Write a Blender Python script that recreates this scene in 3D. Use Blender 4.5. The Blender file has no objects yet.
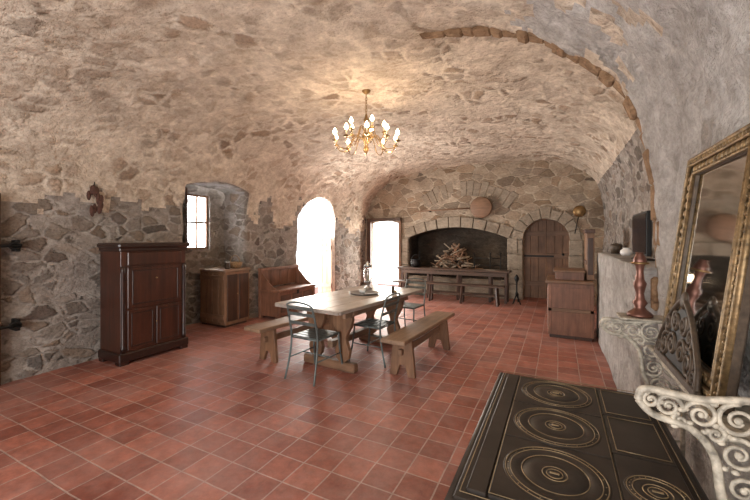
import bpy, bmesh, math, random
from math import sin, cos, pi, radians, sqrt
from mathutils import Vector, Matrix, Euler, noise
random.seed(4)
scene = bpy.context.scene
scene.view_settings.view_transform = 'Standard'
scene.view_settings.exposure = .3

# ------------------------------------------------------------------ materials
def newmat(name):
    m = bpy.data.materials.new(name); m.use_nodes = True
    nt = m.node_tree; b = nt.nodes['Principled BSDF']
    return m, nt, b
def N(nt, t, **kw):
    n = nt.nodes.new(t)
    for k, v in kw.items(): setattr(n, k, v)
    return n
def mth(nt, op, a, b=None, c=None, clamp=False):
    n = N(nt, 'ShaderNodeMath', operation=op); n.use_clamp = clamp
    for i, v in enumerate((a, b, c)):
        if v is None: continue
        if isinstance(v, bpy.types.NodeSocket): nt.links.new(v, n.inputs[i])
        else: n.inputs[i].default_value = v
    return n.outputs[0]
def mix(nt, f, a, b, mode='MIX'):
    n = N(nt, 'ShaderNodeMixRGB', blend_type=mode)
    for i, v in enumerate((f, a, b)):
        if isinstance(v, bpy.types.NodeSocket): nt.links.new(v, n.inputs[i])
        elif i == 0: n.inputs[0].default_value = v
        else: n.inputs[i].default_value = (*v, 1)
    return n.outputs[0]
def ramp(nt, f, stops, interp='LINEAR'):
    n = N(nt, 'ShaderNodeValToRGB'); cr = n.color_ramp; cr.interpolation = interp
    while len(cr.elements) < len(stops): cr.elements.new(0.5)
    for e, (p, c) in zip(cr.elements, stops):
        e.position = p; e.color = (*c, 1)
    nt.links.new(f, n.inputs[0]); return n.outputs[0]
def mrange(nt, v, a, b, c=0, d=1, smooth=False):
    n = N(nt, 'ShaderNodeMapRange'); n.inputs[1].default_value = a; n.inputs[2].default_value = b
    n.inputs[3].default_value = c; n.inputs[4].default_value = d
    if smooth: n.interpolation_type = 'SMOOTHSTEP'
    nt.links.new(v, n.inputs[0]); return n.outputs[0]
def noiset(nt, vec, scale, detail=4, rough=0.6, col=False):
    n = N(nt, 'ShaderNodeTexNoise'); n.inputs['Scale'].default_value = scale
    n.inputs['Detail'].default_value = detail; n.inputs['Roughness'].default_value = rough
    nt.links.new(vec, n.inputs['Vector']); return n.outputs['Color' if col else 'Fac']
def objvec(nt, sc=(1, 1, 1)):
    tc = N(nt, 'ShaderNodeTexCoord'); mp = N(nt, 'ShaderNodeMapping'); mp.inputs['Scale'].default_value = sc
    nt.links.new(tc.outputs['Object'], mp.inputs[0]); return mp.outputs[0]
def bump(nt, b, h, strength, dist):
    n = N(nt, 'ShaderNodeBump'); n.inputs['Strength'].default_value = strength; n.inputs['Distance'].default_value = dist
    nt.links.new(h, n.inputs['Height']); nt.links.new(n.outputs[0], b.inputs['Normal'])

def stone(name, scale, mort1, mort2, stones, lo=.05, hi=.14, cover=(.42, .62, .25), bstr=.8, bd=.03, zs=1.5, nz=.22, rag=.3, blot=.68):
    m, nt, b = newmat(name)
    v = objvec(nt, (1, 1, zs))
    w = noiset(nt, v, 2.2, 1, .4, col=True)
    vm = N(nt, 'ShaderNodeVectorMath', operation='MULTIPLY_ADD')
    nt.links.new(w, vm.inputs[0]); vm.inputs[1].default_value = (nz, nz, nz); nt.links.new(v, vm.inputs[2])
    vec = vm.outputs[0]
    ve = N(nt, 'ShaderNodeTexVoronoi', feature='DISTANCE_TO_EDGE'); ve.inputs['Scale'].default_value = scale
    vf = N(nt, 'ShaderNodeTexVoronoi', feature='F1'); vf.inputs['Scale'].default_value = scale
    nt.links.new(vec, ve.inputs['Vector']); nt.links.new(vec, vf.inputs['Vector'])
    n1 = noiset(nt, v, 9, 5, .65)
    e = mth(nt, 'ADD', ve.outputs['Distance'], mth(nt, 'MULTIPLY', mth(nt, 'SUBTRACT', n1, .5), rag))
    mask = mrange(nt, e, lo, hi, smooth=True)
    sep = N(nt, 'ShaderNodeSeparateColor'); nt.links.new(vf.outputs['Color'], sep.inputs[0])
    cell = mrange(nt, sep.outputs[1], .15, .75, .15, 1)
    cov = mrange(nt, noiset(nt, v, 1.6, 4, .6), cover[0], cover[1], cover[2], 1)
    vis = mth(nt, 'MULTIPLY', mth(nt, 'MULTIPLY', mask, cov), cell)
    sc = ramp(nt, sep.outputs[0], [(i / (len(stones) - 1), c) for i, c in enumerate(stones)])
    n3 = noiset(nt, v, 26, 5, .7)
    sc = mix(nt, 1, sc, ramp(nt, n3, [(.25, (.6, .6, .6)), (.75, (1.25, 1.2, 1.15))]), 'MULTIPLY')
    mc = mix(nt, mrange(nt, n1, .35, .65), mort1, mort2)
    n4 = noiset(nt, v, 2.4, 5, .7)
    mc = mix(nt, 1, mc, ramp(nt, n4, [(.32, (blot, blot * .96, blot * .93)), (.62, (1.08, 1.08, 1.08))]), 'MULTIPLY')
    mc = mix(nt, 1, mc, ramp(nt, n3, [(.3, (.8, .79, .78)), (.7, (1.1, 1.1, 1.1))]), 'MULTIPLY')
    col = mix(nt, vis, mc, sc)
    nt.links.new(col, b.inputs['Base Color']); b.inputs['Roughness'].default_value = .93
    b.inputs['Specular IOR Level'].default_value = .2
    h = mth(nt, 'ADD', mth(nt, 'MULTIPLY', vis, .7), mth(nt, 'MULTIPLY', n1, 1.4))
    h = mth(nt, 'ADD', h, mth(nt, 'MULTIPLY', n3, .4))
    bump(nt, b, h, bstr, bd)
    return m

M_vault = stone('vault_rubble', 4.8, (.78, .68, .56), (.62, .52, .42),
                [(.32, .22, .15), (.42, .31, .22), (.24, .17, .125), (.48, .36, .27), (.32, .26, .21)], lo=.02, hi=.24, cover=(.38, .62, .14), bstr=.9, bd=.05, zs=1.3, rag=.45)
M_wall = stone('wall_rubble', 4.6, (.44, .40, .36), (.32, .285, .255),
               [(.14, .11, .095), (.24, .20, .165), (.10, .088, .08), (.29, .22, .165), (.17, .155, .145)], lo=.03, hi=.14, cover=(.28, .5, .35), bstr=.9, bd=.04, rag=.35)
M_wallR = stone('wall_plastered', 4.2, (.58, .56, .54), (.45, .43, .41),
                [(.31, .27, .235), (.35, .32, .285), (.25, .23, .215)], lo=.05, hi=.25, cover=(.48, .72, .12), bstr=.95, bd=.055, rag=.4)
M_back = stone('back_wall_blocks', 3.1, (.52, .44, .34), (.40, .325, .25),
               [(.22, .155, .105), (.33, .245, .17), (.15, .12, .095), (.40, .295, .205), (.24, .20, .165)], lo=.02, hi=.08, cover=(.2, .4, .7), bstr=.8, bd=.03, zs=1.6, nz=.15, rag=.18)
M_block = stone('cut_stone', 1.2, (.37, .315, .25), (.27, .225, .175), [(.30, .25, .19), (.24, .20, .155)], bstr=.6, bd=.02)
M_arch = stone('arch_edge_stone', 6, (.36, .235, .14), (.25, .155, .09), [(.29, .18, .10), (.18, .11, .065), (.42, .29, .18)], bstr=.9, bd=.03)
M_soot = stone('soot_stone', 3.5, (.07, .055, .042), (.036, .03, .025), [(.065, .046, .034), (.03, .025, .021)], bstr=.6)
M_white = stone('limewash', 3, (.85, .82, .76), (.75, .72, .66), [(.7, .66, .6), (.6, .56, .5)], cover=(.5, .8, .0), bstr=.4)

def wood(name, c1, c2, axis=0, rough=.5, sc=1.0, coat=0):
    m, nt, b = newmat(name)
    s = [9 * sc, 9 * sc, 9 * sc]; s[axis] = .8 * sc
    v = objvec(nt, tuple(s))
    n = noiset(nt, v, 2.2, 7, .7)
    v2 = objvec(nt); n2 = noiset(nt, v2, 3, 3)
    col = ramp(nt, n, [(.3, c1), (.7, c2)])
    col = mix(nt, 1, col, ramp(nt, n2, [(.3, (.7, .7, .7)), (.7, (1.15, 1.15, 1.15))]), 'MULTIPLY')
    nt.links.new(col, b.inputs['Base Color']); b.inputs['Roughness'].default_value = rough
    b.inputs['Coat Weight'].default_value = coat; b.inputs['Coat Roughness'].default_value = .2
    bump(nt, b, n, .35, .004)
    return m
W_mah = wood('mahogany', (.022, .008, .005), (.085, .024, .012), 2, .38, .8, .3)
W_mahd = wood('mahogany_dark', (.012, .005, .004), (.04, .013, .008), 1, .4, 1, .3)
W_oakY = wood('oak_grain_y', (.17, .105, .065), (.33, .215, .14), 1, .5)
W_oakX = wood('oak_grain_x', (.14, .075, .042), (.30, .17, .10), 0, .55)
W_oakZ = wood('oak_grain_z', (.14, .07, .038), (.30, .165, .09), 2, .55)
W_brn = wood('red_brown_wood', (.13, .055, .032), (.28, .13, .075), 2, .5)
W_drk = wood('dark_wood', (.03, .014, .008), (.09, .04, .022), 2, .5)
W_drkY = wood('dark_wood_y', (.06, .028, .016), (.15, .07, .04), 1, .5)
W_drkX = wood('dark_wood_x', (.04, .022, .014), (.11, .058, .034), 0, .55)
W_top = wood('grey_table_top', (.28, .235, .20), (.50, .44, .385), 1, .3, .8)
W_log = wood('split_log', (.16, .11, .07), (.46, .37, .27), 0, .8)

def simple(name, c, rough=.5, metal=0, var=.25, nscale=12, bs=.15, emit=None, es=0):
    m, nt, b = newmat(name)
    v = objvec(nt); n = noiset(nt, v, nscale, 5)
    col = mix(nt, mrange(nt, n, .3, .7), tuple(x * (1 - var) for x in c), tuple(min(1, x * (1 + var)) for x in c))
    nt.links.new(col, b.inputs['Base Color']); b.inputs['Roughness'].default_value = rough; b.inputs['Metallic'].default_value = metal
    if bs: bump(nt, b, n, bs, .004)
    if emit: b.inputs['Emission Color'].default_value = (*emit, 1); b.inputs['Emission Strength'].default_value = es
    return m
I_stove = simple('cast_iron_stove', (.030, .023, .018), .42, .2, .5, 7)
I_ring = simple('worn_brass_ring', (.30, .225, .13), .4, .5, .35, 20)
I_blk = simple('black_iron', (.012, .012, .012), .5, .5)
I_green = simple('green_grey_paint', (.115, .135, .13), .45, .3, .35, 20)
I_cream = simple('cream_cast_iron', (.37, .33, .265), .5, .0, .6, 35, .5)
G_gold = simple('antique_gilt', (.19, .125, .06), .42, .6, .65, 45, .6)
G_dark = simple('dark_gilt', (.06, .04, .025), .5, .3, .5, 40, .5)
G_brass = simple('brass', (.55, .33, .12), .3, .9, .2)
G_brassd = simple('aged_brass', (.26, .16, .07), .35, .8, .3)
G_copper = simple('dark_copper', (.16, .07, .05), .4, .6, .35)
G_silver = simple('pewter', (.33, .32, .31), .3, .85, .2)
P_white = simple('porcelain', (.75, .74, .72), .25, 0, .05)
C_candle = simple('candle_sleeve', (.75, .62, .42), .5, 0, .1)
B_glow = simple('bulb_glow', (1, .85, .6), .4, 0, 0, 5, 0, (1, .76, .46), 20)
TVm = simple('tv_screen', (.006, .008, .012), .12, 0, .1)
Herb = simple('dried_leather', (.075, .03, .02), .8, 0, .5, 30, .5)
Mbask = simple('wicker', (.25, .15, .07), .8, 0, .5, 60, .8)
mm, nt, b = newmat('mirror_glass'); b.inputs['Metallic'].default_value = 1; b.inputs['Roughness'].default_value = .06
mc = mix(nt, mrange(nt, noiset(nt, objvec(nt), 6), .4, .7), (.72, .73, .72), (.6, .6, .58)); nt.links.new(mc, b.inputs['Base Color']); M_mirror = mm
mm, nt, b = newmat('clear_glass'); b.inputs['Transmission Weight'].default_value = 1; b.inputs['Roughness'].default_value = .03
n_ = noiset(nt, objvec(nt), 9); bump(nt, b, n_, .05, .001); M_glass = mm

# floor tiles
mm, nt, b = newmat('terracotta_tiles')
v = objvec(nt)
wv = noiset(nt, v, 3, 3, .5, True)
vm = N(nt, 'ShaderNodeVectorMath', operation='MULTIPLY_ADD'); nt.links.new(wv, vm.inputs[0]); vm.inputs[1].default_value = (.016,) * 3; nt.links.new(v, vm.inputs[2])
br = N(nt, 'ShaderNodeTexBrick'); br.offset = 0; br.squash = 1
br.inputs['Scale'].default_value = 1; br.inputs['Brick Width'].default_value = .215; br.inputs['Row Height'].default_value = .215
br.inputs['Mortar Size'].default_value = .006; br.inputs['Mortar Smooth'].default_value = .4; br.inputs['Bias'].default_value = -.1
br.inputs['Color1'].default_value = (.44, .165, .115, 1); br.inputs['Color2'].default_value = (.23, .075, .054, 1); br.inputs['Mortar'].default_value = (.46, .33, .28, 1)
nt.links.new(vm.outputs[0], br.inputs['Vector'])
n1 = noiset(nt, v, 1.1, 7, .75); n2 = noiset(nt, v, 13, 6, .75); n5 = noiset(nt, v, 4, 5, .7)
col = mix(nt, 1, br.outputs['Color'], ramp(nt, n2, [(.3, (.66, .64, .64)), (.7, (1.25, 1.25, 1.25))]), 'MULTIPLY')
col = mix(nt, 1, col, ramp(nt, n5, [(.3, (.75, .73, .73)), (.7, (1.15, 1.15, 1.15))]), 'MULTIPLY')
col = mix(nt, mrange(nt, n1, .44, .7, 0, .45), col, (.50, .34, .31))
nt.links.new(col, b.inputs['Base Color'])
nt.links.new(mrange(nt, n2, .3, .7, .40, .62), b.inputs['Roughness']); b.inputs['Specular IOR Level'].default_value = .4
hh = mth(nt, 'SUBTRACT', mth(nt, 'MULTIPLY', n2, .4), br.outputs['Fac']); bump(nt, b, hh, .5, .006)
M_floor = mm

# ------------------------------------------------------------------ mesh builder
def smoothpath(pts, n=8, closed=False):
    P = [Vector(p) for p in pts]; out = []
    L = len(P); rng = range(L if closed else L - 1)
    for i in rng:
        if closed: p0, p1, p2, p3 = P[(i - 1) % L], P[i], P[(i + 1) % L], P[(i + 2) % L]
        else: p0, p1, p2, p3 = P[max(i - 1, 0)], P[i], P[i + 1], P[min(i + 2, L - 1)]
        for k in range(n):
            t = k / n
            out.append(.5 * ((2 * p1) + (-p0 + p2) * t + (2 * p0 - 5 * p1 + 4 * p2 - p3) * t * t + (-p0 + 3 * p1 - 3 * p2 + p3) * t ** 3))
    if not closed: out.append(P[-1])
    return out
class B:
    def __init__(s): s.bm = bmesh.new(); s.mats = []
    def mi(s, m):
        if m not in s.mats: s.mats.append(m)
        return s.mats.index(m)
    def _merge(s, t, m, smooth):
        i = s.mi(m)
        for f in t.faces: f.material_index = i; f.smooth = smooth
        me = bpy.data.meshes.new('tmp'); t.to_mesh(me); t.free(); s.bm.from_mesh(me); bpy.data.meshes.remove(me)
    def box(s, lo, hi, m, bev=.004, rot=None, piv=None):
        t = bmesh.new(); bmesh.ops.create_cube(t, size=1)
        c = [(a + b_) / 2 for a, b_ in zip(lo, hi)]; d = [abs(b_ - a) for a, b_ in zip(lo, hi)]
        bmesh.ops.scale(t, vec=d, verts=t.verts)
        if bev and min(d) > bev * 2.2: bmesh.ops.bevel(t, geom=t.edges[:], offset=bev, segments=1, affect='EDGES')
        bmesh.ops.translate(t, vec=c, verts=t.verts)
        if rot:
            pv = Vector(piv or c)
            bmesh.ops.rotate(t, cent=pv, matrix=Euler(rot).to_matrix(), verts=t.verts)
        s._merge(t, m, False)
    def beam(s, p, q, w, h, m, bev=.003):
        p, q = Vector(p), Vector(q); d = q - p
        t = bmesh.new(); bmesh.ops.create_cube(t, size=1); bmesh.ops.scale(t, vec=(w, h, d.length), verts=t.verts)
        if bev: bmesh.ops.bevel(t, geom=t.edges[:], offset=bev, segments=1, affect='EDGES')
        R = d.to_track_quat('Z', 'Y').to_matrix().to_4x4()
        bmesh.ops.transform(t, matrix=Matrix.Translation((p + q) / 2) @ R, verts=t.verts); s._merge(t, m, False)
    def lathe(s, prof, c, m, seg=24, axis=None):
        t = bmesh.new(); rings = []
        for r, z in prof:
            rings.append([t.verts.new((max(r, .0004) * cos(2 * pi * k / seg), max(r, .0004) * sin(2 * pi * k / seg), z)) for k in range(seg)])
        for a, b_ in zip(rings, rings[1:]):
            for k in range(seg): t.faces.new((a[k], a[(k + 1) % seg], b_[(k + 1) % seg], b_[k]))
        t.faces.new(rings[0][::-1]); t.faces.new(rings[-1])
        M = Matrix.Translation(c)
        if axis is not None: M = M @ Vector(axis).to_track_quat('Z', 'Y').to_matrix().to_4x4()
        bmesh.ops.transform(t, matrix=M, verts=t.verts)
        s._merge(t, m, True)
    def cyl(s, p, q, r, m, seg=14, r2=None):
        p, q = Vector(p), Vector(q); L = (q - p).length
        s.lathe([(r, 0), (r if r2 is None else r2, L)], p, m, seg, axis=(q - p))
    def sph(s, c, r, m, sc=(1, 1, 1), seg=12):
        t = bmesh.new(); bmesh.ops.create_uvsphere(t, u_segments=seg, v_segments=max(6, seg * 2 // 3), radius=r)
        bmesh.ops.scale(t, vec=sc, verts=t.verts); bmesh.ops.translate(t, vec=c, verts=t.verts); s._merge(t, m, True)
    def tube(s, pts, r, m, seg=8, closed=False, flat=None):
        pts = [Vector(p) for p in pts]; t = bmesh.new(); n = len(pts); rings = []
        up = None
        for i, p in enumerate(pts):
            a = pts[i - 1] if (i > 0 or closed) else p; c = pts[(i + 1) % n] if (i < n - 1 or closed) else p
            d = (c - a)
            if d.length < 1e-7: d = Vector((0, 0, 1))
            d.normalize()
            if up is None: up = d.orthogonal().normalized()
            up = (up - d * up.dot(d))
            up = up.normalized() if up.length > 1e-5 else d.orthogonal().normalized()
            sd = d.cross(up); rr = r(i / (n - 1)) if callable(r) else r
            rings.append([t.verts.new(p + up * rr * cos(2 * pi * k / seg) + sd * rr * sin(2 * pi * k / seg)) for k in range(seg)])
        for i in range(n if closed else n - 1):
            a, b_ = rings[i], rings[(i + 1) % n]
            for k in range(seg): t.faces.new((a[k], a[(k + 1) % seg], b_[(k + 1) % seg], b_[k]))
        if not closed: t.faces.new(rings[0][::-1]); t.faces.new(rings[-1])
        bmesh.ops.recalc_face_normals(t, faces=t.faces[:])
        s._merge(t, m, True)
    def prism(s, poly, d, m, bev=0):
        t = bmesh.new(); f = t.faces.new([t.verts.new(p) for p in poly])
        r = bmesh.ops.extrude_face_region(t, geom=[f]); vs = [g for g in r['geom'] if isinstance(g, bmesh.types.BMVert)]
        bmesh.ops.translate(t, vec=d, verts=vs); bmesh.ops.recalc_face_normals(t, faces=t.faces[:])
        if bev: bmesh.ops.bevel(t, geom=t.edges[:], offset=bev, segments=1, affect='EDGES')
        s._merge(t, m, False)
    def done(s, name, loc=(0, 0, 0), rz=0, rot=None):
        me = bpy.data.meshes.new(name); s.bm.to_mesh(me); s.bm.free()
        for m in s.mats: me.materials.append(m)
        o = bpy.data.objects.new(name, me); scene.collection.objects.link(o)
        o.location = loc; o.rotation_euler = rot or (0, 0, rz); return o
def inst(o, name, loc, rz=0):
    n = bpy.data.objects.new(name, o.data); scene.collection.objects.link(n); n.location = loc; n.rotation_euler = (0, 0, rz); return n

# ------------------------------------------------------------------ room shell
XC, AL, AR, AF, SPR, RISE = -2.25, 2.85, 2.85, 3.14, 1.5, 1.9
YA = 3.1; YB = 9.4; Y0 = -3.0
def xleft(z):
    if z <= SPR: return XC - AL
    k = min((z - SPR) / RISE, 1); return XC - AL * (1 - k ** 2.8) ** (1 / 2.8)
class Hole:
    def __init__(s, a0, a1, z0, zs, rise, depth, steps=3):
        s.a0, s.a1, s.z0, s.zs, s.rise, s.depth = a0, a1, z0, zs, rise, depth
        h = (a1 - a0) / 2
        s.R = (h * h + rise * rise) / (2 * rise); s.c = (a0 + a1) / 2; s.zc = zs + rise - s.R; s.h = h
        pts = []
        for i in range(80): pts.append((a0, z0 + (zs - z0) * i / 80)); pts.append((a1, z0 + (zs - z0) * i / 80)); pts.append((a0 + (a1 - a0) * i / 80, z0))
        for i in range(101):
            x = -h + 2 * h * i / 100; pts.append((s.c + x, s.zc + sqrt(max(s.R ** 2 - x * x, 0))))
        s.pts = pts
    def top(s, a): return s.zc + sqrt(max(s.R ** 2 - (a - s.c) ** 2, 0))
    def inside(s, a, z): return s.a0 < a < s.a1 and s.z0 < z < s.top(a)
    def near(s, a, z): return min(s.pts, key=lambda p: (p[0] - a) ** 2 + (p[1] - z) ** 2)
def punch(bm, holes, getaz, setaz, into, matidx):
    for h, mi_ in zip(holes, matidx):
        dead = [f for f in bm.faces if h.inside(*getaz(f.calc_center_median())) and f.tag]
        if not dead: continue
        vs = set(v for f in dead for v in f.verts)
        bmesh.ops.delete(bm, geom=dead, context='FACES')
        vs = [v for v in vs if v.is_valid]
        for v in vs:
            a, z = getaz(v.co)
            if z < h.z0 + .02 and h.z0 < 0: z = -.05; a = h.a0 if abs(a - h.a0) < abs(a - h.a1) else h.a1; v.co = setaz(a, z); continue
            a, z = h.near(a, z); v.co = setaz(a, z)
        vset = set(vs)
        ed = [e for e in bm.edges if e.is_boundary and e.verts[0] in vset and e.verts[1] in vset]
        ed = [e for e in ed if not (max(e.verts[0].co.z, e.verts[1].co.z) < -.04 and abs((e.verts[0].co - e.verts[1].co).z) < 1e-4)]
        for st in range(4):
            r = bmesh.ops.extrude_edge_only(bm, edges=ed)
            nv = [g for g in r['geom'] if isinstance(g, bmesh.types.BMVert)]
            for g in r['geom']:
                if isinstance(g, bmesh.types.BMFace): g.material_index = mi_; g.smooth = True
            for v in nv: v.co += Vector(into) * h.depth / 4
            ed = [g for g in r['geom'] if isinstance(g, bmesh.types.BMEdge) and g.verts[0] in nv and g.verts[1] in nv]
def jitter(bm, amp=1.0):
    bm.normal_update()
    offs = []
    for v in bm.verts:
        p = v.co
        d = .035 * noise.noise(p * 1.3) + .026 * noise.noise(p * 3.6 + Vector((7, 3, 1))) + .02 * noise.noise(p * 8) + .008 * noise.noise(p * 17)
        offs.append(v.normal * d * amp)
    for v, o in zip(bm.verts, offs): v.co += o
bm = bmesh.new()
ys = []
y = Y0
while y < YA - .03: ys.append(y); y += .055
ys += [YA, YA + .03, YA + .07, YA + .12]; y = YA + .18
while y < YB + .1: ys.append(y); y += .055
def prof(y):
    w = max(0, min(1, (y - YA) / .12)); ar = AR + (AF - AR) * w; nr = 2.8 + 1.2 * w
    P = []
    for i in range(28): P.append((XC - AL, -.05 + (SPR + .05) * i / 28))
    K = 150
    for i in range(K + 1):
        a = pi * i / K; c = cos(a); s_ = sin(a)
        n = 2.8 if c > 0 else nr; A = AL if c > 0 else ar
        P.append((XC - math.copysign(abs(c) ** (2 / n), c) * A, SPR + RISE * max(s_, 0) ** (2 / n)))
    for i in range(27, -1, -1): P.append((XC + ar, -.05 + (SPR + .05) * i / 28))
    return P
pn = {}
grid = []
for y in ys:
    k = round(max(0, min(1, (y - YA) / .12)), 3)
    if k not in pn: pn[k] = prof(YA + k * .12)
    grid.append([bm.verts.new((x, y, z)) for x, z in pn[k]])
np_ = len(grid[0])
for i in range(len(grid) - 1):
    for j in range(np_ - 1):
        f = bm.faces.new((grid[i][j], grid[i + 1][j], grid[i + 1][j + 1], grid[i][j + 1]))
        f.smooth = True; f.tag = j < 60
        f.material_index = 0
holesL = [Hole(3.55, 4.8, -.2, 2.3, .12, .6), Hole(6.25, 7.75, -.2, 1.95, .5, .45)]
def gz(c): return (c.y, c.z)
def sz(a, z): return Vector((xleft(z), a, z))
punch(bm, holesL, gz, sz, (-1, 0, 0), [1, 3])
for f in bm.faces:
    c = f.calc_center_median()
    if f.material_index == 0:
        if c.x < -4.5 and c.z < 1.95 + .5 * noise.noise(c * 2) + .3 * noise.noise(c * 7): f.material_index = 1
        elif c.x > .0 + .6 * noise.noise(c * 1.5) + .4 * noise.noise(c * 6) and c.y < YA + .02: f.material_index = 2
        elif c.x > .76 : f.material_index = 1
jitter(bm)
def export(bm, name, cond, mats):
    b2 = bmesh.new(); mp = {}
    for f in bm.faces:
        if cond(f):
            vs = []
            for v in f.verts:
                if v.index not in mp: mp[v.index] = b2.verts.new(v.co)
                vs.append(mp[v.index])
            try: g = b2.faces.new(vs); g.material_index = f.material_index; g.smooth = True
            except ValueError: pass
    me = bpy.data.meshes.new(name); b2.to_mesh(me); b2.free()
    for m in mats: me.materials.append(m)
    o = bpy.data.objects.new(name, me); scene.collection.objects.link(o); return o
bm.verts.index_update()
mats = [M_vault, M_wall, M_wallR, M_white]
def cls(f):
    c = f.calc_center_median()
    if c.z < 2.55 and c.x < -4.6: return 'L'
    if c.z < 1.6 and c.x > 0: return 'R'
    return 'C'
export(bm, 'wall_left', lambda f: cls(f) == 'L', mats)
export(bm, 'wall_right', lambda f: cls(f) == 'R', mats)
export(bm, 'ceiling', lambda f: cls(f) == 'C', mats)
bm.free()
# --- back wall
bm = bmesh.new(); g = []
nx, nz = 112, 66
for i in range(nx + 1):
    g.append([bm.verts.new((-5.3 + 6.4 * i / nx, YB, -.05 + 3.65 * j / nz)) for j in range(nz + 1)])
for i in range(nx):
    for j in range(nz):
        f = bm.faces.new((g[i][j], g[i + 1][j], g[i + 1][j + 1], g[i][j + 1])); f.smooth = True; f.tag = True
holesB = [Hole(-4.88, -4.0, -.2, 1.93, .06, .35), Hole(-3.72, -1.12, .45, 1.5, .28, .8), Hole(-.77, .24, -.2, 1.46, .5, .55)]
punch(bm, holesB, lambda c: (c.x, c.z), lambda a, z: Vector((a, YB, z)), (0, 1, 0), [2, 1, 0])
jitter(bm, .7)
bm.verts.index_update()
export(bm, 'wall_back', lambda f: True, [M_back, M_soot, M_white]); bm.free()
b_ = B(); b_.box((-5.4, Y0 - .2, -.05), (1.2, Y0 + .02, 3.7), M_wall, 0); b_.done('wall_front')
b_ = B(); b_.box((-6.6, -3.2, -.1), (1.6, 10.6, 0), M_floor, 0); b_.done('floor')
bm = bmesh.new(); bmesh.ops.create_cube(bm, size=1)
bmesh.ops.scale(bm, vec=(.46, 3.3, 1.3), verts=bm.verts); bmesh.ops.subdivide_edges(bm, edges=bm.edges[:], cuts=24, use_grid_fill=True)
bmesh.ops.translate(bm, vec=(.75, 4.78, .64), verts=bm.verts); jitter(bm, .5); bm.verts.index_update()
export(bm, 'wall_ledge', lambda f: True, [M_wallR]); bm.free()

# window embrasure back + window
b_ = B()
X0, X1 = -5.82, -5.68
b_.box((X0, 3.3, -.05), (X1, 4.05, 2.7), M_wall, 0); b_.box((X0, 4.5, -.05), (X1, 5.0, 2.7), M_wall, 0)
b_.box((X0, 4.05, -.05), (X1, 4.5, 1.30), M_wall, 0); b_.box((X0, 4.05, 2.27), (X1, 4.5, 2.7), M_wall, 0)
b_.done('wall_embrasure')
b_ = B()
for (a, c) in ((4.05, 4.085), (4.465, 4.5), (4.265, 4.285)): b_.box((-5.78, a, 1.3), (-5.73, c, 2.27), W_oakZ)
for z in (1.3, 1.76, 2.235): b_.box((-5.775, 4.05, z), (-5.735, 4.5, z + .035), W_oakZ)
b_.box((-5.757, 4.06, 1.31), (-5.753, 4.49, 2.26), M_glass, 0)
b_.done('window_1')
b_ = B()
for k in range(3):
    a = Vector((-5.64, 4.02, 0)).lerp(Vector((-5.22, 3.72, 0)), k / 3); c = Vector((-5.64, 4.02, 0)).lerp(Vector((-5.22, 3.72, 0)), (k + .96) / 3)
    dn = Vector((-.62, -.79, 0)) * .03
    b_.prism([a + Vector((0, 0, 1.3)), c + Vector((0, 0, 1.3)), c + Vector((0, 0, 2.3)), a + Vector((0, 0, 2.3))], dn, W_drk)
for z in (1.45, 2.12):
    a = Vector((-5.63, 4.03, z)); c = Vector((-5.27, 3.745, z)); b_.beam(a, c, .02, .06, W_drk)
b_.done('window_shutter')

b_ = B()
for k in range(3):
    b_.box((-5.52 + k * .14, 7.60, .02), (-5.385 + k * .14, 7.64, 1.5), W_oakZ)
for z in (.25, 1.2): b_.box((-5.51, 7.58, z), (-5.11, 7.605, z + .1), W_brn)
b_.done('door_1')
b_ = B()
b_.box((-5.0, 9.29, 0), (-4.88, 9.36, 2.05), W_drk); b_.box((-4.0, 9.29, 0), (-3.93, 9.36, 2.05), W_oakZ); b_.box((-5.0, 9.28, 1.98), (-3.93, 9.36, 2.07), W_drkX)
for z in (.02, .7, 1.35): b_.box((-4.08, 9.55, z), (-4.04, 9.9, z + .6), W_oakZ)
b_.done('door_2')
b_ = B()
b_.box((-.9, 9.90, 0), (.35, 9.93, 2.1), W_oakZ, 0)
for k in range(6):
    x = -.80 + k * .18; b_.box((x, 9.86, 0), (x + .172, 9.91, 2.1), W_oakZ)
for z in (.3, 1.0, 1.55): b_.box((-.8, 9.83, z), (.28, 9.862, z + .12), W_oakX)
b_.box((-.3, 9.82, .05), (-.26, 9.862, 2), W_oakZ)
b_.beam((-.78, 9.815, 1.05), (-.1, 9.815, 1.05), .012, .04, I_blk); b_.sph((.1, 9.8, 1.1), .03, I_blk)
b_.done('door_3')
b_ = B()
for k in range(5):
    b_.box((-5.03, .72 + k * .16, 0.02), (-4.98, .875 + k * .16, 1.95), W_drk)
for z in (.6, 1.42):
    b_.tube([(-4.965, .8, z), (-4.965, 1.5, z), (-4.965, 1.66, z + .0)], .016, I_blk)
    b_.tube([(-4.965, 1.66 + .045 * cos(a) - .045, z + .03 * sin(a)) for a in [i * .5 for i in range(13)]], .012, I_blk)
    b_.box((-5.08, 1.62, z - .06), (-4.975, 1.66, z + .06), I_blk)
b_.done('door_4')

# ------------------------------------------------------------------ arches in cut stone
def arch(b, cx, zc, r0, r1, a0, a1, n, y0, y1, m, jit=.03):
    for k in range(n):
        t0 = a0 + (a1 - a0) * (k + .03) / n; t1 = a0 + (a1 - a0) * (k + .97) / n
        ro = r1 + random.uniform(-jit, jit); yy = y0 + random.uniform(-.01, .01)
        q = [(t0, r0), (t1, r0), (t1, ro), (t0, ro)]
        b.prism([(cx + r * sin(t), yy, zc + r * cos(t)) for t, r in q], (0, y1 - yy, 0), m, .012)
b_ = B()
arch(b_, -2.42, -1.47, 3.25, 3.52, -radians(24.5), radians(24.5), 9, 9.33, 9.44, M_block, .02)
for x0 in (-3.95, -1.12):
    for k in range(4):
        z = .02 + k * .37; d = random.uniform(-.02, .02)
        b_.box((x0, 9.34 + d * .5, z), (x0 + (.22 if x0 < -2 else .24), 9.45, z + .355), M_block, .015)
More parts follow.
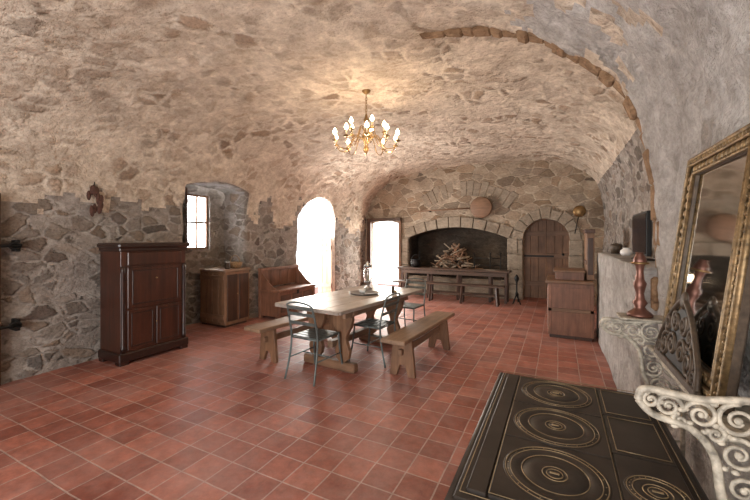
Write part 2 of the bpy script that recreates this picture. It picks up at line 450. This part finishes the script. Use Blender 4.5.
b_.box((-3.7, 9.3, .0), (-1.13, 9.5, .44), M_block, .02)
b_.box((-3.8, 10.15, .3), (-1.0, 10.25, 2), M_soot, 0)
b_.box((-3.71, 9.42, .40), (-1.13, 10.2, .47), M_soot, 0)
b_.done('fireplace')
b_ = B(); arch(b_, -2.2, .88, 1.72, 2.1, -radians(39), radians(39), 15, 9.385, 9.46, M_block, .05); b_.done('trim_1')
b_ = B(); arch(b_, -.265, 1.46, .50, .76, -radians(90), radians(90), 9, 9.35, 9.44, M_block, .04)
for x0, x1 in ((-1.0, -.77), (.24, .5)):
    for k in range(4):
        z = .02 + k * .36; b_.box((x0 + random.uniform(-.03, .0), 9.35, z), (x1, 9.45, z + .35), M_block, .015)
b_.done('trim_2')
# rough brown stones along the arch edge on the right
P = prof(Y0); b_ = B()
sel = [p for p in P if p[0] > -1.15 and p[1] > .9]
st = Vector((sel[0][0], sel[0][1])); seg = []
for p in sel:
    p = Vector(p)
    if (p - st).length > .07 + random.random() * .16: seg.append((st, p)); st = p
for a, c in seg:
    d = (c - a).normalized(); nn = Vector((d.y, -d.x))
    if nn.dot(Vector((XC, 1.5)) - a) < 0: nn = -nn
    f0 = min(1, max(.15, (a.x + 1.15) / .9))
    o = random.uniform(-.01, .028) * f0
    q = [a - d * .006 + nn * o, c + d * .006 + nn * (o + random.uniform(-.015, .015)), c + d * .006 - nn * .13, a - d * .006 - nn * .13]
    y0 = YA - random.uniform(.0, .07) * f0
    b_.prism([(v.x, y0, v.y) for v in q], (0, YA + .1 - y0, 0), M_arch, .018)
b_.done('trim_3')

# ------------------------------------------------------------------ secretaire
b_ = B(); xa, xb, ya, yb = -5.0, -4.54, 2.38, 3.24
b_.box((xa, ya + .02, .08), (xb - .02, yb - .02, 1.36), W_mah)
b_.box((xa, ya - .01, .04), (xb + .01, yb + .01, .14), W_mahd, .01)
for yy in (ya + .0, yb - .1): b_.box((xb - .1, yy, 0), (xb + .005, yy + .1, .05), W_mahd); b_.box((xa, yy, 0), (xa + .1, yy + .1, .05), W_mahd)
b_.box((xa, ya - .0, 1.34), (xb + .0, yb + .0, 1.385), W_mahd, .01); b_.box((xa, ya - .025, 1.38), (xb + .03, yb + .025, 1.44), W_mahd, .018)
b_.box((xb - .02, ya + .09, 1.17), (xb + .0, yb - .09, 1.33), W_mah, .008)
b_.box((xb - .02, ya + .09, .66), (xb - .002, yb - .09, 1.15), W_mah, .006)
for z0, z1 in ((.70, .712), (1.098, 1.11)): b_.box((xb - .004, ya + .14, z0), (xb + .004, yb - .14, z1), W_mahd, .002)
for y_ in (ya + .14, yb - .152): b_.box((xb - .004, y_, .70), (xb + .004, y_ + .012, 1.11), W_mahd, .002)
ym = (ya + yb) / 2
for y0, y1 in ((ya + .09, ym - .005), (ym + .005, yb - .09)):
    b_.box((xb - .02, y0, .16), (xb - .002, y1, .64), W_mah, .006)
    for z0, z1 in ((.2, .21), (.59, .6)): b_.box((xb - .004, y0 + .04, z0), (xb + .004, y1 - .04, z1), W_mahd, .002)
    for q in (y0 + .04, y1 - .05): b_.box((xb - .004, q, .2), (xb + .004, q + .01, .6), W_mahd, .002)
for y_ in (ya + .045, yb - .045):
    b_.lathe([(.028, .15), (.028, .2), (.022, .22), (.023, .6), (.022, 1.08), (.028, 1.1), (.028, 1.16)], (xb - .022, y_, 0), W_mahd, 14)
b_.sph((xb + .003, ym, 1.0), .012, G_brassd); b_.sph((xb + .003, ym, .45), .01, G_brassd)
b_.done('secretaire_cabinet')

# low wooden cabinet in window niche
b_ = B(); xa, xb, ya, yb = -5.55, -4.93, 4.2, 4.72
b_.box((xa, ya, .04), (xb, yb, .93), W_oakZ); b_.box((xa, ya - .02, .93), (xb + .02, yb + .02, .97), W_oakY, .008)
b_.box((xa, ya + .03, 0), (xb - .03, yb - .03, .05), W_drk)
for k in range(4):
    x = xa + .02 + k * .15; b_.box((x, ya - .012, .08), (x + .142, ya + .01, .9), W_oakZ, .004)
for z in (.14, .8): b_.box((xa + .02, ya - .025, z), (xb - .02, ya - .008, z + .07), W_oakX)
for y0, y1 in ((ya + .03, ya + .25), (ya + .28, yb - .03)):
    b_.box((xb - .01, y0, .1), (xb + .014, y1, .88), W_drk, .006)
b_.sph((xb + .025, ya + .24, .55), .012, G_brassd)
b_.done('wooden_cabinet')
b_ = B(); b_.lathe([(.09, 0), (.12, .05), (.13, .1), (.115, .105), (.1, .04), (0, .03)], (-5.1, 4.55, .972), Mbask)
b_.tube([(-5.1 + .12 * cos(a), 4.55, 1.07 + .12 * sin(a)) for a in [pi * i / 14 for i in range(15)]], .008, Mbask); b_.done('wicker_basket')
b_ = B()
for k in range(5): b_.tube(smoothpath([(-5.04, 4.33, 1.0), (-5.0 + .03 * cos(k), 4.31 + .03 * sin(k), 1.1)], 4), .006, G_silver)
b_.lathe([(.035, .972), (.045, 1.0), (.04, 1.07), (.045, 1.08), (0.0, 1.075)], (-5.02, 4.32, 0), G_dark); b_.done('utensil_jar')

# chest bench with panelled back
b_ = B(); xa, xb, ya, yb = -5.02, -4.52, 5.02, 6.12
b_.box((xa + .03, ya + .02, .05), (xb - .02, yb - .02, .50), W_brn)
b_.box((xa + .03, ya - .01, .50), (xb + .02, yb + .01, .54), W_brn, .008)
for k in range(4): b_.box((xa, ya + .05 + k * .252, .56), (xa + .05, ya + .285 + k * .252, .88), W_brn, .008)
b_.box((xa - .01, ya, .87), (xa + .08, yb, .93), W_brn, .01)
for y_ in (ya, yb - .06):
    b_.box((xa, y_, 0), (xa + .07, y_ + .06, .88), W_brn); b_.box((xb - .07, y_, 0), (xb, y_ + .06, .5), W_brn)
    b_.prism([(xa + .06, y_ + .02, .53), (xb - .05, y_ + .02, .53), (xb - .22, y_ + .02, .64), (xa + .06, y_ + .02, .86)], (0, .025, 0), W_brn, .004)
for k in range(3): b_.box((xb - .03, ya + .08 + k * .33, .12), (xb - .008, ya + .36 + k * .33, .44), W_drkY, .01)
b_.box((xb - .006, (ya + yb) / 2 - .03, .42), (xb + .006, (ya + yb) / 2 + .03, .50), I_blk)
b_.done('wooden_chest')

b_ = B()
b_.tube([(-5.02, 2.35, 2.2), (-5.0, 2.34, 2.12)], .005, I_blk)
for k in range(18):
    z = 1.98 + random.uniform(-.17, .13); y_ = 2.34 + random.uniform(-.08, .08) * (1 if z < 2.02 else .6)
    b_.sph((-4.99 + random.uniform(-.015, .02), y_, z), .04, Herb, (.5, .6, 1.5), 10)
b_.done('hanging_ornament')

# ------------------------------------------------------------------ dining table
b_ = B()
for k in range(4): b_.box((-.48 + k * .2405, -.95, .722), (-.2425 + k * .2405, .95, .76), W_top, .005)
b_.box((-.46, -.97, .720), (.46, -.94, .757), W_top, .004); b_.box((-.46, .94, .720), (.46, .97, .757), W_top, .004)
b_.box((-.36, -.72, .63), (-.32, .72, .722), W_oakY); b_.box((.32, -.72, .63), (.36, .72, .722), W_oakY)
for y_ in (-.55, .6):
    b_.box((-.38, y_ - .04, .64), (.38, y_ + .04, .722), W_oakX, .006)
    half = [(.05, .10), (.11, .14), (.13, .22), (.09, .30), (.06, .36), (.09, .42), (.15, .50), (.18, .58), (.17, .65)]
    for sx in (-1, 1):
        cx = sx * .2
        poly = [(cx - w * .8, y_ - .03, z) for w, z in half] + [(cx + w * .8, y_ - .03, z) for w, z in half[::-1]]
        b_.prism(poly, (0, .06, 0), W_oakZ, .006)
    b_.box((-.38, y_ - .05, 0), (.38, y_ + .05, .10), W_oakX, .015)
b_.box((-.04, -.55, .22), (.04, .6, .30), W_oakY, .006)
TR = -radians(6)
b_.done('dining_table', (-2.32, 4.05, 0), TR)

def trestle_bench(name, L=1.6, loc=(0, 0, 0), rz=0):
    b = B(); b.box((-.14, -L / 2, .405), (.14, L / 2, .45), W_oakY, .008)
    for sy in (-1, 1):
        y0 = sy * (L / 2 - .28)
        poly = [(-.11, y0, .41), (.11, y0, .41), (.13, y0, .22), (.15, y0, 0), (.07, y0, 0), (.03, y0, .12), (-.03, y0, .12), (-.07, y0, 0), (-.15, y0, 0), (-.13, y0, .22)]
        b.prism(poly, (0, .045 * sy, 0), W_oakZ, .004)
        b.box((-.02, y0 + sy * .045 - .0, .24), (.02, y0 + sy * .1, .30), W_oakX)
    b.box((-.015, -L / 2 + .24, .23), (.015, L / 2 - .24, .31), W_oakY)
    return b.done(name, loc, rz)
wb = trestle_bench('wooden_bench', 1.65, (-1.48, 4.2, 0), -radians(3))
inst(wb, 'wooden_bench.001', (-3.1, 3.9, 0), TR)

def chair():
    b = B(); r = .011
    for sx in (-1, 1):
        b.tube(smoothpath([(sx * .20, -.27, 0), (sx * .185, -.21, .25), (sx * .18, -.19, .45), (sx * .18, -.22, .62), (sx * .17, -.27, .80)], 6), r, I_green)
        b.tube(smoothpath([(sx * .21, .23, 0), (sx * .19, .19, .22), (sx * .18, .17, .44)], 6), r, I_green)
        b.tube([(sx * .188, -.215, .22), (sx * .193, .195, .22)], .007, I_green)
        b.tube([(sx * .18, -.19, .435), (sx * .18, .18, .435)], .009, I_green)
    b.tube(smoothpath([(-.17, -.27, .80), (-.10, -.285, .825), (0, -.292, .835), (.10, -.285, .825), (.17, -.27, .80)], 6), r, I_green)
    b.tube([(-.18, -.19, .435), (.18, -.19, .435)], .009, I_green); b.tube([(-.18, .18, .435), (.18, .18, .435)], .009, I_green)
    b.tube([(-.193, -.0, .22), (.193, -.0, .22)], .007, I_green)
    for k in range(5):
        y = -.18 + k * .075; b.box((-.19, y, .440), (.19, y + .06, .452), I_green, .003)
    for z, yy in ((.60, -.215), (.70, -.243), (.77, -.262)):
        b.box((-.172, yy - .006, z - .018), (.172, yy + .006, z + .018), I_green, .003, rot=(.28, 0, 0))
    return b
ch = chair().done('metal_chair', (-2.38, 3.24, 0), radians(-4))
inst(ch, 'metal_chair.001', (-2.04, 3.98, 0), radians(86))
inst(ch, 'metal_chair.002', (-2.1, 5.28, 0), radians(174))

# table things
T = .762
b_ = B()
b_.lathe([(0, 0), (.17, 0), (.2, .012), (.205, .02), (.19, .018), (.165, .008), (0, .008)], (-2.3, 4.2, T), G_silver, 30)
b_.done('serving_tray')
b_ = B(); LX, LY = -2.47, 4.62
b_.lathe([(.06, .0), (.065, .01), (.03, .03), (.018, .06), (.03, .08), (.055, .1), (.058, .11), (0, .11)], (LX, LY, T), G_silver)
b_.lathe([(.045, .11), (.065, .17), (.06, .25), (.045, .30), (.055, .33), (.052, .33), (.042, .30), (.056, .25), (.06, .17), (.04, .115)], (LX, LY, T), M_glass)
b_.lathe([(.02, .11), (.02, .2), (0, .2)], (LX, LY, T), C_candle)
b_.lathe([(.06, .325), (.065, .33), (.03, .36), (.012, .38), (0, .40)], (LX, LY, T), G_silver)
b_.done('hurricane_lantern')
b_ = B(); b_.lathe([(.02, 0), (.045, .03), (.05, .05), (.046, .05), (.02, .01)], (-2.3, 4.15, T + .012), P_white); b_.done('porcelain_bowl')
b_ = B(); b_.lathe([(.02, 0), (.022, .05), (.018, .09), (0, .09)], (-1.98, 4.42, T), G_dark); b_.lathe([(.018, 0), (.02, .04), (0, .05)], (-1.92, 4.36, T), G_brassd); b_.done('salt_and_pepper')

# ------------------------------------------------------------------ fireplace zone
b_ = B()
b_.box((-3.75, 8.62, .70), (-.98, 9.0, .745), W_drkX, .006)
for x in (-3.65, -2.95, -2.2, -1.45, -1.1):
    for y_ in (8.66, 8.92): b_.box((x, y_, 0), (x + .06, y_ + .05, .70), W_drk)
b_.box((-3.65, 8.65, .6), (-1.05, 8.68, .69), W_drkX); b_.box((-3.65, 8.66, .15), (-1.05, 8.69, .2), W_drkX)
b_.done('long_serving_table')
b_ = B()
b_.box((-3.7, 8.22, .40), (-1.05, 8.46, .44), W_drkX, .006)
for x in (-3.5, -2.75, -2.0, -1.25):
    for y_ in (8.25, 8.39): b_.beam((x + .03, y_ + .02, .4), (x + (.06 if x > -2 else 0), y_ + (.04 if y_ > 8.3 else 0), .0), .045, .045, W_drk)
b_.box((-3.4, 8.33, .18), (-1.2, 8.36, .22), W_drkX)
b_.done('long_bench')
b_ = B()
for k in range(80):
    x = random.gauss(-2.55, .30); x = max(-3.1, min(-2.0, x)); hmax = .70 * math.exp(-((x + 2.55) / .42) ** 2) + .05
    z = .53 + random.random() * hmax; a = random.uniform(-1, 1); L = random.uniform(.10, .26); yy = random.uniform(9.65, 9.9)
    dz = random.uniform(-.16, .16); r = random.uniform(.010, .036)
    b_.cyl((x - L * cos(a), yy - .1 * sin(a), max(z - dz, .5 + r)), (x + L * cos(a), yy + .12 * sin(a), max(z + dz, .5 + r)), r, W_log if random.random() < .5 else W_oakX, 7, r * .7)
b_.done('firewood_pile')
# iron fire grate / rack standing in the hearth
b_ = B()
for x in (-3.45, -1.55, -1.95, -1.3):
    b_.tube([(x, 9.52, .47), (x, 9.52, 1.08)], .013, I_blk); b_.sph((x, 9.52, 1.1), .025, I_blk)
for z in (.62, .8, .98): b_.tube([(-1.95, 9.52, z), (-1.3, 9.52, z)], .010, I_blk)
b_.tube([(-3.45, 9.52, .66), (-1.3, 9.52, .66)], .012, I_blk)
for k in range(14): b_.tube([(-3.45 + k * .155, 9.52, .47), (-3.45 + k * .155, 9.52, .66)], .007, I_blk)
b_.done('fire_grate')
b_ = B()
b_.lathe([(.07, 0), (.12, .04), (.14, .11), (.12, .19), (.13, .2), (.11, .2), (.12, .1), (0, .03)], (-3.3, 8.82, .747), I_blk)
b_.tube([(-3.3 + .12 * cos(a), 8.82, .94 + .13 * sin(a)) for a in [pi * i / 12 for i in range(13)]], .006, I_blk); b_.done('iron_cauldron')
b_ = B()
b_.tube(smoothpath([(-.92, 8.7, 0), (-.88, 8.7, .12), (-.85, 8.7, .2), (-.80, 8.7, .12), (-.76, 8.7, 0)], 6), .014, I_blk)
b_.lathe([(.02, .18), (.03, .24), (.015, .3), (.02, .5), (.045, .56), (.05, .6), (.02, .66), (0, .68)], (-.84, 8.7, 0), I_blk)
b_.tube([(-.84, 8.7, .2), (-.84, 9.0, .2), (-.84, 9.02, 0)], .014, I_blk); b_.done('andiron')
b_ = B()
b_.lathe([(0, -.012), (.25, -.012), (.27, 0), (.25, .012), (0, .012)], (-1.73, 9.26, 2.27), W_oakX, 30, axis=(0, 1, 0))
b_.tube([(-1.98, 9.27, 2.26), (-3.5, 9.27, 2.22)], .016, W_oakX); b_.box((-3.1, 9.26, 2.2), (-3.07, 9.4, 2.22), I_blk); b_.box((-1.8, 9.27, 2.0), (-1.7, 9.4, 2.02), I_blk, 0); b_.done('bread_peel')
b_ = B()
b_.lathe([(0, -.02), (.11, -.02), (.13, 0), (.11, .02), (0, .02)], (.42, 9.26, 2.1), G_brassd, 24, axis=(0, 1, 0)); b_.tube([(.40, 9.26, 1.98), (.33, 9.26, 1.6)], .01, I_blk); b_.box((.40, 9.28, 2.2), (.43, 9.4, 2.23), I_blk, 0)
b_.done('brass_warming_pan')

# counter on right
b_ = B(); xa, xb, ya, yb = -.14, .46, 6.05, 6.95
b_.box((xa, ya, .05), (xb, yb, .82), W_brn); b_.box((xa - .03, ya - .03, .82), (xb, yb + .03, .865), W_oakX, .008); b_.box((xa + .02, ya + .02, 0), (xb - .02, yb - .02, .06), W_drk)
for z0, z1 in ((.12, .40), (.46, .76)): b_.box((xa + .06, ya - .012, z0), (xb - .05, ya + .01, z1), W_brn, .01)
b_.box((xa, ya - .006, .05), (xa + .05, ya + .02, .82), W_brn, .003); b_.box((xb - .05, ya - .006, .05), (xb, ya + .02, .82), W_brn, .003); b_.box((xa, ya - .006, .40), (xb, ya + .02, .45), W_oakX, .003)
for y0 in (ya + .06, ya + .48): b_.box((xa - .012, y0, .12), (xa + .01, y0 + .36, .76), W_brn, .01)
b_.box((xa + .1, ya + .12, .865), (xb - .12, yb - .2, .98), W_brn); b_.box((xa + .07, ya + .09, .98), (xb - .1, yb - .18, 1.01), W_oakX, .006)
b_.done('wooden_counter')
b_ = B()
for k in range(2): b_.box((.375, 6.22 + k * .25, .87), (.475, 6.46 + k * .25, 1.58), W_oakZ, .006)
b_.box((.362, 6.23, 1.1), (.377, 6.71, 1.16), W_drkY); b_.box((.35, 6.20, 1.57), (.485, 6.74, 1.63), W_drkY, .008)
b_.box((.39, 6.208, .95), (.46, 6.222, 1.5), W_drk)
b_.done('wooden_panel')
b_ = B(); b_.box((.66, 3.72, 1.345), (.695, 4.38, 1.73), I_blk, .006); b_.box((.655, 3.74, 1.365), (.662, 4.36, 1.71), TVm, .001)
b_.box((.62, 3.92, 1.30), (.76, 4.18, 1.312), I_blk); b_.box((.67, 4.02, 1.30), (.70, 4.08, 1.4), I_blk); b_.done('television')
b_ = B(); b_.lathe([(.04, 0), (.06, .03), (.055, .06), (.03, .08), (.033, .09), (0, .085)], (.68, 4.9, 1.30), P_white); b_.done('ceramic_jug')
b_ = B(); b_.lathe([(.06, 0), (.07, .1), (.06, .12), (.02, .13), (0, .14)], (.66, 5.5, 1.30), G_dark); b_.done('lidded_pot')

# ------------------------------------------------------------------ stove
b_ = B(); SX0, SX1, SY0, SY1, ZT = -.27, .36, .98, 2.02, .80
b_.box((SX0 + .03, SY0 + .03, .12), (SX1 - .03, SY1 - .03, .745), I_stove, .01)
b_.box((SX0, SY0, .745), (SX1, SY1, .785), I_stove, .012)
b_.tube([(SX0, SY0, .765), (SX0, SY1, .765), (SX1, SY1, .765), (SX1, SY0, .765)], .017, I_stove, 10, closed=True)
for x in (SX0 + .07, SX1 - .07):
    for y_ in (SY0 + .08, SY1 - .08): b_.lathe([(.02, 0), (.03, .01), (.02, .05), (.035, .13)], (x, y_, 0), I_stove, 12)
def plate(x0, y0, x1, y1):
    b_.box((x0 + .0025, y0 + .0025, .78), (x1 - .0025, y1 - .0025, .795), I_stove, .003)
plate(-.235, 1.02, -.175, 1.98); ymid = [1.02, 1.365, 1.665, 1.98]
for a, c in zip(ymid, ymid[1:]): plate(-.175, a, .155, c)
plate(.155, 1.02, .33, 1.41); plate(.155, 1.41, .33, 1.70); plate(.155, 1.70, .33, 1.98)
def trimrect(x0, y0, x1, y1, z=.7965, r=.0017, m=I_ring):
    b_.tube([(x0, y0, z), (x0, y1, z), (x1, y1, z), (x1, y0, z)], r, m, 5, closed=True)
trimrect(-.172, 1.03, .152, 1.97); trimrect(-.245, 1.0, .34, 2.0); trimrect(.172, 1.43, .318, 1.68); trimrect(.172, 1.72, .318, 1.96)
def burner(x, y, R, n):
    pr = [(0, .004), (.018, .004), (.02, .001), (.028, .001), (.03, .003)]
    for k in range(1, n + 1):
        r = .045 + (R - .045) * k / n
        pr += [(r - .005, .003), (r - .003, .0005), (r - .001, .0005), (r, .0035)]
    pr += [(R + .006, .003), (R + .008, -.002)]
    b_.lathe(pr, (x, y, .7935), I_stove, 48)
    for r in [.022, .034] + [.045 + (R - .045) * k / n for k in range(1, n + 1)] + [R - .014]:
        b_.tube([(x + r * cos(2 * pi * i / 48), y + r * sin(2 * pi * i / 48), .7965) for i in range(48)], .0017, I_ring, 5, closed=True)
    for i in range(24):
        a = 2 * pi * i / 24; r = R - .007; b_.sph((x + r * cos(a), y + r * sin(a), .7965), .0022, I_ring, (1, 1, .6), 6)
    b_.box((x - .013, y - .004, .796), (x + .013, y + .004, .800), I_ring, .001)
burner(-.01, 1.20, .138, 2); burner(-.01, 1.51, .14, 2); burner(-.01, 1.825, .138, 2); burner(.245, 1.24, .072, 1)
for y0 in (1.08, 1.55):
    b_.box((SX0 + .01, y0, .25), (SX0 + .035, y0 + .4, .66), I_stove, .008); b_.tube([(SX0 - .005, y0 + .08, .6), (SX0 - .005, y0 + .32, .6)], .008, G_brass)
b_.done('cast_iron_stove')

# ------------------------------------------------------------------ ornate cast-iron console
def spiral(cx, cz, r0, r1, a0, turns, y, n=28):
    return [(cx + (r0 + (r1 - r0) * i / n) * cos(a0 + turns * 2 * pi * i / n), y, cz + (r0 + (r1 - r0) * i / n) * sin(a0 + turns * 2 * pi * i / n)) for i in range(n + 1)]
b_ = B()
def bracket(y):
    m = I_cream; tp = lambda a, c: (lambda t: a + (c - a) * t)
    b_.tube(smoothpath([(.205, y, 1.035), (.215, y, 1.065), (.25, y, 1.07), (.34, y, 1.062), (.42, y, 1.075), (.50, y, 1.08), (.555, y, 1.085)], 6), tp(.011, .010), m)
    b_.tube(smoothpath([(.205, y, 1.035), (.24, y, 1.00), (.32, y, .98), (.37, y, .92), (.385, y, .82), (.41, y, .72), (.40, y, .60), (.42, y, .45), (.38, y, .2), (.36, y, .02)], 8), tp(.010, .013), m)
    b_.tube(smoothpath([(.555, y, 1.08), (.555, y, .8), (.545, y, .5), (.55, y, .02)], 6), .011, m)
    for cx, cz, R, a, tn in ((.275, 1.03, .032, 0, 1.6), (.345, 1.02, .038, 3, -1.6), (.42, 1.02, .045, 1.5, 1.7), (.50, 1.03, .042, 0, -1.5), (.42, .93, .045, 2, -1.6),
                             (.50, .94, .048, 0, 1.6), (.43, .84, .042, 4, 1.6), (.51, .84, .045, 1, -1.6), (.455, .75, .045, 0, 1.6), (.52, .745, .035, 1, -1.4), (.44, .66, .04, 0, -1.6), (.51, .65, .04, 2, 1.5),
                             (.46, .55, .045, 5, -1.6), (.50, .45, .045, 1, 1.6), (.46, .34, .05, 3, 1.6), (.48, .22, .05, 0, -1.6), (.235, 1.04, .02, 2, 1.3), (.30, .995, .018, 2, 1.3), (.375, .975, .02, 1, -1.3)):
        b_.tube(spiral(cx, cz, R, R * .2, a, tn, y), tp(.0068, .004), m, 7)
        b_.sph((cx, y, cz), R * .22, m, (1, .7, 1), 8)
        for q in range(3):
            aa = a + 2.1 * q; b_.sph((cx + R * 1.12 * cos(aa), y, cz + R * 1.12 * sin(aa)), .008, m, (1.3, .7, .9), 7)
    b_.sph((.36, y, .015), .025, m, (1.3, 1, .6)); b_.sph((.545, y, .015), .018, m, (1.3, 1, .6))
bracket(1.27); bracket(2.27)
b_.box((.40, 1.30, .945), (.555, 2.25, .963), I_cream, .005)
b_.tube([(.41, 1.27, .40), (.41, 2.27, .40)], .01, I_cream)
b_.box((.28, 2.2, 1.085), (.50, 2.36, 1.095), I_cream, .004)
b_.done('cast_iron_console')
b_ = B()
b_.lathe([(.055, 0), (.058, .01), (.05, .02), (.03, .035), (.022, .05), (.034, .07), (.022, .09), (.018, .12), (.026, .15), (.03, .17), (.02, .19), (.016, .23), (.02, .26), (.032, .28), (.028, .30), (.018, .32), (.018, .33), (0, .33)], (.375, 2.28, 1.096), G_copper)
b_.lathe([(.038, .270), (.042, .275), (.038, .28)], (.375, 2.28, 1.096), G_brassd)
b_.done('copper_candlestick')

# mirror
b_ = B(); Wm, Hm, fw = .70, .90, .085
def fr(y0, z0, y1, z1):
    b_.box((-.02, y0, z0), (.012, y1, z1), G_dark, .006)
fr(-Wm / 2, 0, -Wm / 2 + fw, Hm); fr(Wm / 2 - fw, 0, Wm / 2, Hm); fr(-Wm / 2 + .001, 0.001, Wm / 2 - .001, fw); fr(-Wm / 2 + .001, Hm - fw, Wm / 2 - .001, Hm - .001)
for ins, r, x in ((.008, .012, -.022), (.04, .009, -.03), (.078, .009, -.022)):
    b_.tube([(x, -Wm / 2 + ins, ins), (x, Wm / 2 - ins, ins), (x, Wm / 2 - ins, Hm - ins), (x, -Wm / 2 + ins, Hm - ins)], r, G_gold, 8, closed=True)
def edgepts(ins, step):
    a, c = Wm / 2 - ins, Hm - ins; pts = []
    n = int(2 * a / step); pts += [(-a + 2 * a * i / n, ins) for i in range(n)] + [(-a + 2 * a * i / n, c) for i in range(n)]
    n = int((c - ins) / step); pts += [(-a, ins + (c - ins) * i / n) for i in range(n)] + [(a, ins + (c - ins) * i / n) for i in range(n)]
    return pts
for i, (yy, zz) in enumerate(edgepts(.024, .026)): b_.sph((-.026, yy, zz), .010, G_gold, (1, 1, 1), 7)
for i, (yy, zz) in enumerate(edgepts(.059, .038)): b_.sph((-.024, yy, zz), .013, G_gold, (.6, 1.2, 1.2), 7)
b_.box((-.008, -Wm / 2 + fw, fw), (-.003, Wm / 2 - fw, Hm - fw), M_mirror, 0)
b_.done('ornate_mirror', (.455, 1.79, .966), rot=(0, radians(7), 0))
b_ = B()
for sgn in (-1, 1):
    for cy, cz, R, a, tn in ((.06, .10, .05, 0, 1.5), (.15, .08, .055, 2, -1.5), (.05, .2, .045, 1, -1.4), (.14, .17, .04, 4, 1.4), (.22, .05, .04, 3, 1.3)):
        pts = [(0, sgn * (cy + (R * (1 - .75 * i / 24)) * cos(a + tn * 2 * pi * i / 24)), cz + (R * (1 - .75 * i / 24)) * sin(a + tn * 2 * pi * i / 24)) for i in range(25)]
        b_.tube(pts, .009, G_dark, 6)
    b_.tube(smoothpath([(0, sgn * .27, .01), (0, sgn * .24, .1), (0, sgn * .12, .23), (0, 0, .30)], 8), .01, G_dark)
b_.box((-.009, -.28, 0), (.009, .28, .03), G_dark); b_.sph((0, 0, .29), .03, G_dark, (.4, 1, 1.2))
b_.prism([(0.001, -.25, .02), (0.001, .25, .02), (0.001, .12, .2), (0.001, 0, .27), (0.001, -.12, .2)], (.004, 0, 0), I_blk)
b_.done('carved_fretwork', (.405, 1.81, .966), rot=(0, radians(7), 0))

# ------------------------------------------------------------------ chandelier
CX, CY = -2.19, 4.05
b_ = B()
b_.lathe([(.0, 3.44), (.06, 3.42), (.055, 3.37), (.02, 3.34), (.0, 3.33)], (CX, CY, 0), G_brassd)
for k in range(7):
    z = 3.33 - k * .035; pts = []
    for i in range(12):
        a = 2 * pi * i / 12; dx = .012 * cos(a); dz = .024 * sin(a)
        pts.append((CX + (dx if k % 2 else 0), CY + (0 if k % 2 else dx), z + dz - .02))
    b_.tube(pts, .0035, G_brassd, 6, closed=True)
b_.lathe([(.0, 3.09), (.012, 3.08), (.02, 3.04), (.035, 3.01), (.02, 2.97), (.015, 2.9), (.03, 2.86), (.055, 2.81), (.06, 2.77), (.035, 2.72), (.02, 2.68), (.035, 2.65), (.03, 2.61), (.01, 2.58), (.0, 2.56)], (CX, CY, 0), G_brassd, 20)
for ring, (n, R, zc, z0, off) in enumerate(((10, .41, 2.70, 2.75, .2), (5, .23, 2.84, 2.87, .5))):
    for k in range(n):
        a = off + 2 * pi * k / n; ca, sa = cos(a), sin(a)
        pt = lambda r, z: (CX + r * ca, CY + r * sa, z)
        b_.tube(smoothpath([pt(.03, z0), pt(R * .35, z0 + .05), pt(R * .6, zc - .06), pt(R * .85, zc - .07), pt(R, zc + .01)], 6), .0065, G_brassd, 7)
        b_.lathe([(0, 0), (.02, .0), (.036, .012), (.036, .018), (.014, .02), (.014, .03)], pt(R, zc), G_brassd, 14)
        b_.lathe([(.011, 0), (.011, .06), (0, .06)], pt(R, zc + .025), C_candle, 10)
        b_.lathe([(.010, 0), (.023, .018), (.025, .034), (.014, .06), (.002, .08)], pt(R, zc + .085), B_glow, 12)
        b_.tube([pt(R, zc - .002), pt(R, zc - .03)], .004, M_glass, 6); b_.sph(pt(R, zc - .035), .01, M_glass, (1, 1, 1.4), 8)
b_.done('chandelier')

# ------------------------------------------------------------------ lights
def light(name, kind, loc, e, col=(1, 1, 1), rot=(0, 0, 0), size=1, sy=None, r=.1):
    l = bpy.data.lights.new(name, kind); l.energy = e; l.color = col
    if kind == 'AREA':
        l.shape = 'RECTANGLE'; l.size = size; l.size_y = sy or size
    elif kind == 'POINT': l.shadow_soft_size = r
    o = bpy.data.objects.new(name, l); scene.collection.objects.link(o); o.location = loc; o.rotation_euler = rot; return o
for k in range(4):
    a = pi / 4 + k * pi / 2
    light('chandelier_light_%d' % k, 'POINT', (CX + .33 * cos(a), CY + .33 * sin(a), 2.62), 8, (1, .76, .5), r=.03)
light('fill_behind', 'AREA', (-1.3, -2.7, 1.6), 140, (.99, .98, .97), (radians(90), 0, radians(-4)), 3.2, 2.0)  # added soft fill behind the camera; the front wall has no window
light('upward_fill_behind', 'AREA', (-1.5, -1.6, .5), 80, (1, .975, .95), (radians(138), 0, radians(-4)), 2.6, 1.2)  # second added fill lamp, tilted up to brighten the vault
light('daylight_window', 'AREA', (-6.0, 4.27, 1.8), 90, (.95, .97, 1), (0, radians(-90), 0), 1.2, .8)
light('daylight_doorway', 'AREA', (-5.75, 7.1, 1.2), 270, (1, .96, .90), (0, radians(-90), 0), 2.4, 1.7)
light('daylight_back_door', 'AREA', (-4.44, 9.98, 1.1), 150, (1, .94, .84), (radians(-90), 0, 0), 1.2, 2.2)
light('hearth_fill', 'POINT', (-1.6, 9.75, 1.15), 3, (1, .75, .5), r=.08)  # added warm lamp to lift the firebox interior; no fire is modelled
w = bpy.data.worlds.new('World'); scene.world = w; w.use_nodes = True
w.node_tree.nodes['Background'].inputs[0].default_value = (.97, .98, 1, 1); w.node_tree.nodes['Background'].inputs[1].default_value = 2.0

# ------------------------------------------------------------------ camera
cam = bpy.data.cameras.new('camera'); co = bpy.data.objects.new('camera', cam); scene.collection.objects.link(co)
cam.sensor_width = 36; cam.lens = 17.28; cam.shift_y = -.016; cam.clip_start = .05
co.location = (0, 0, 1.5); co.rotation_euler = (radians(90), 0, radians(27))
scene.camera = co
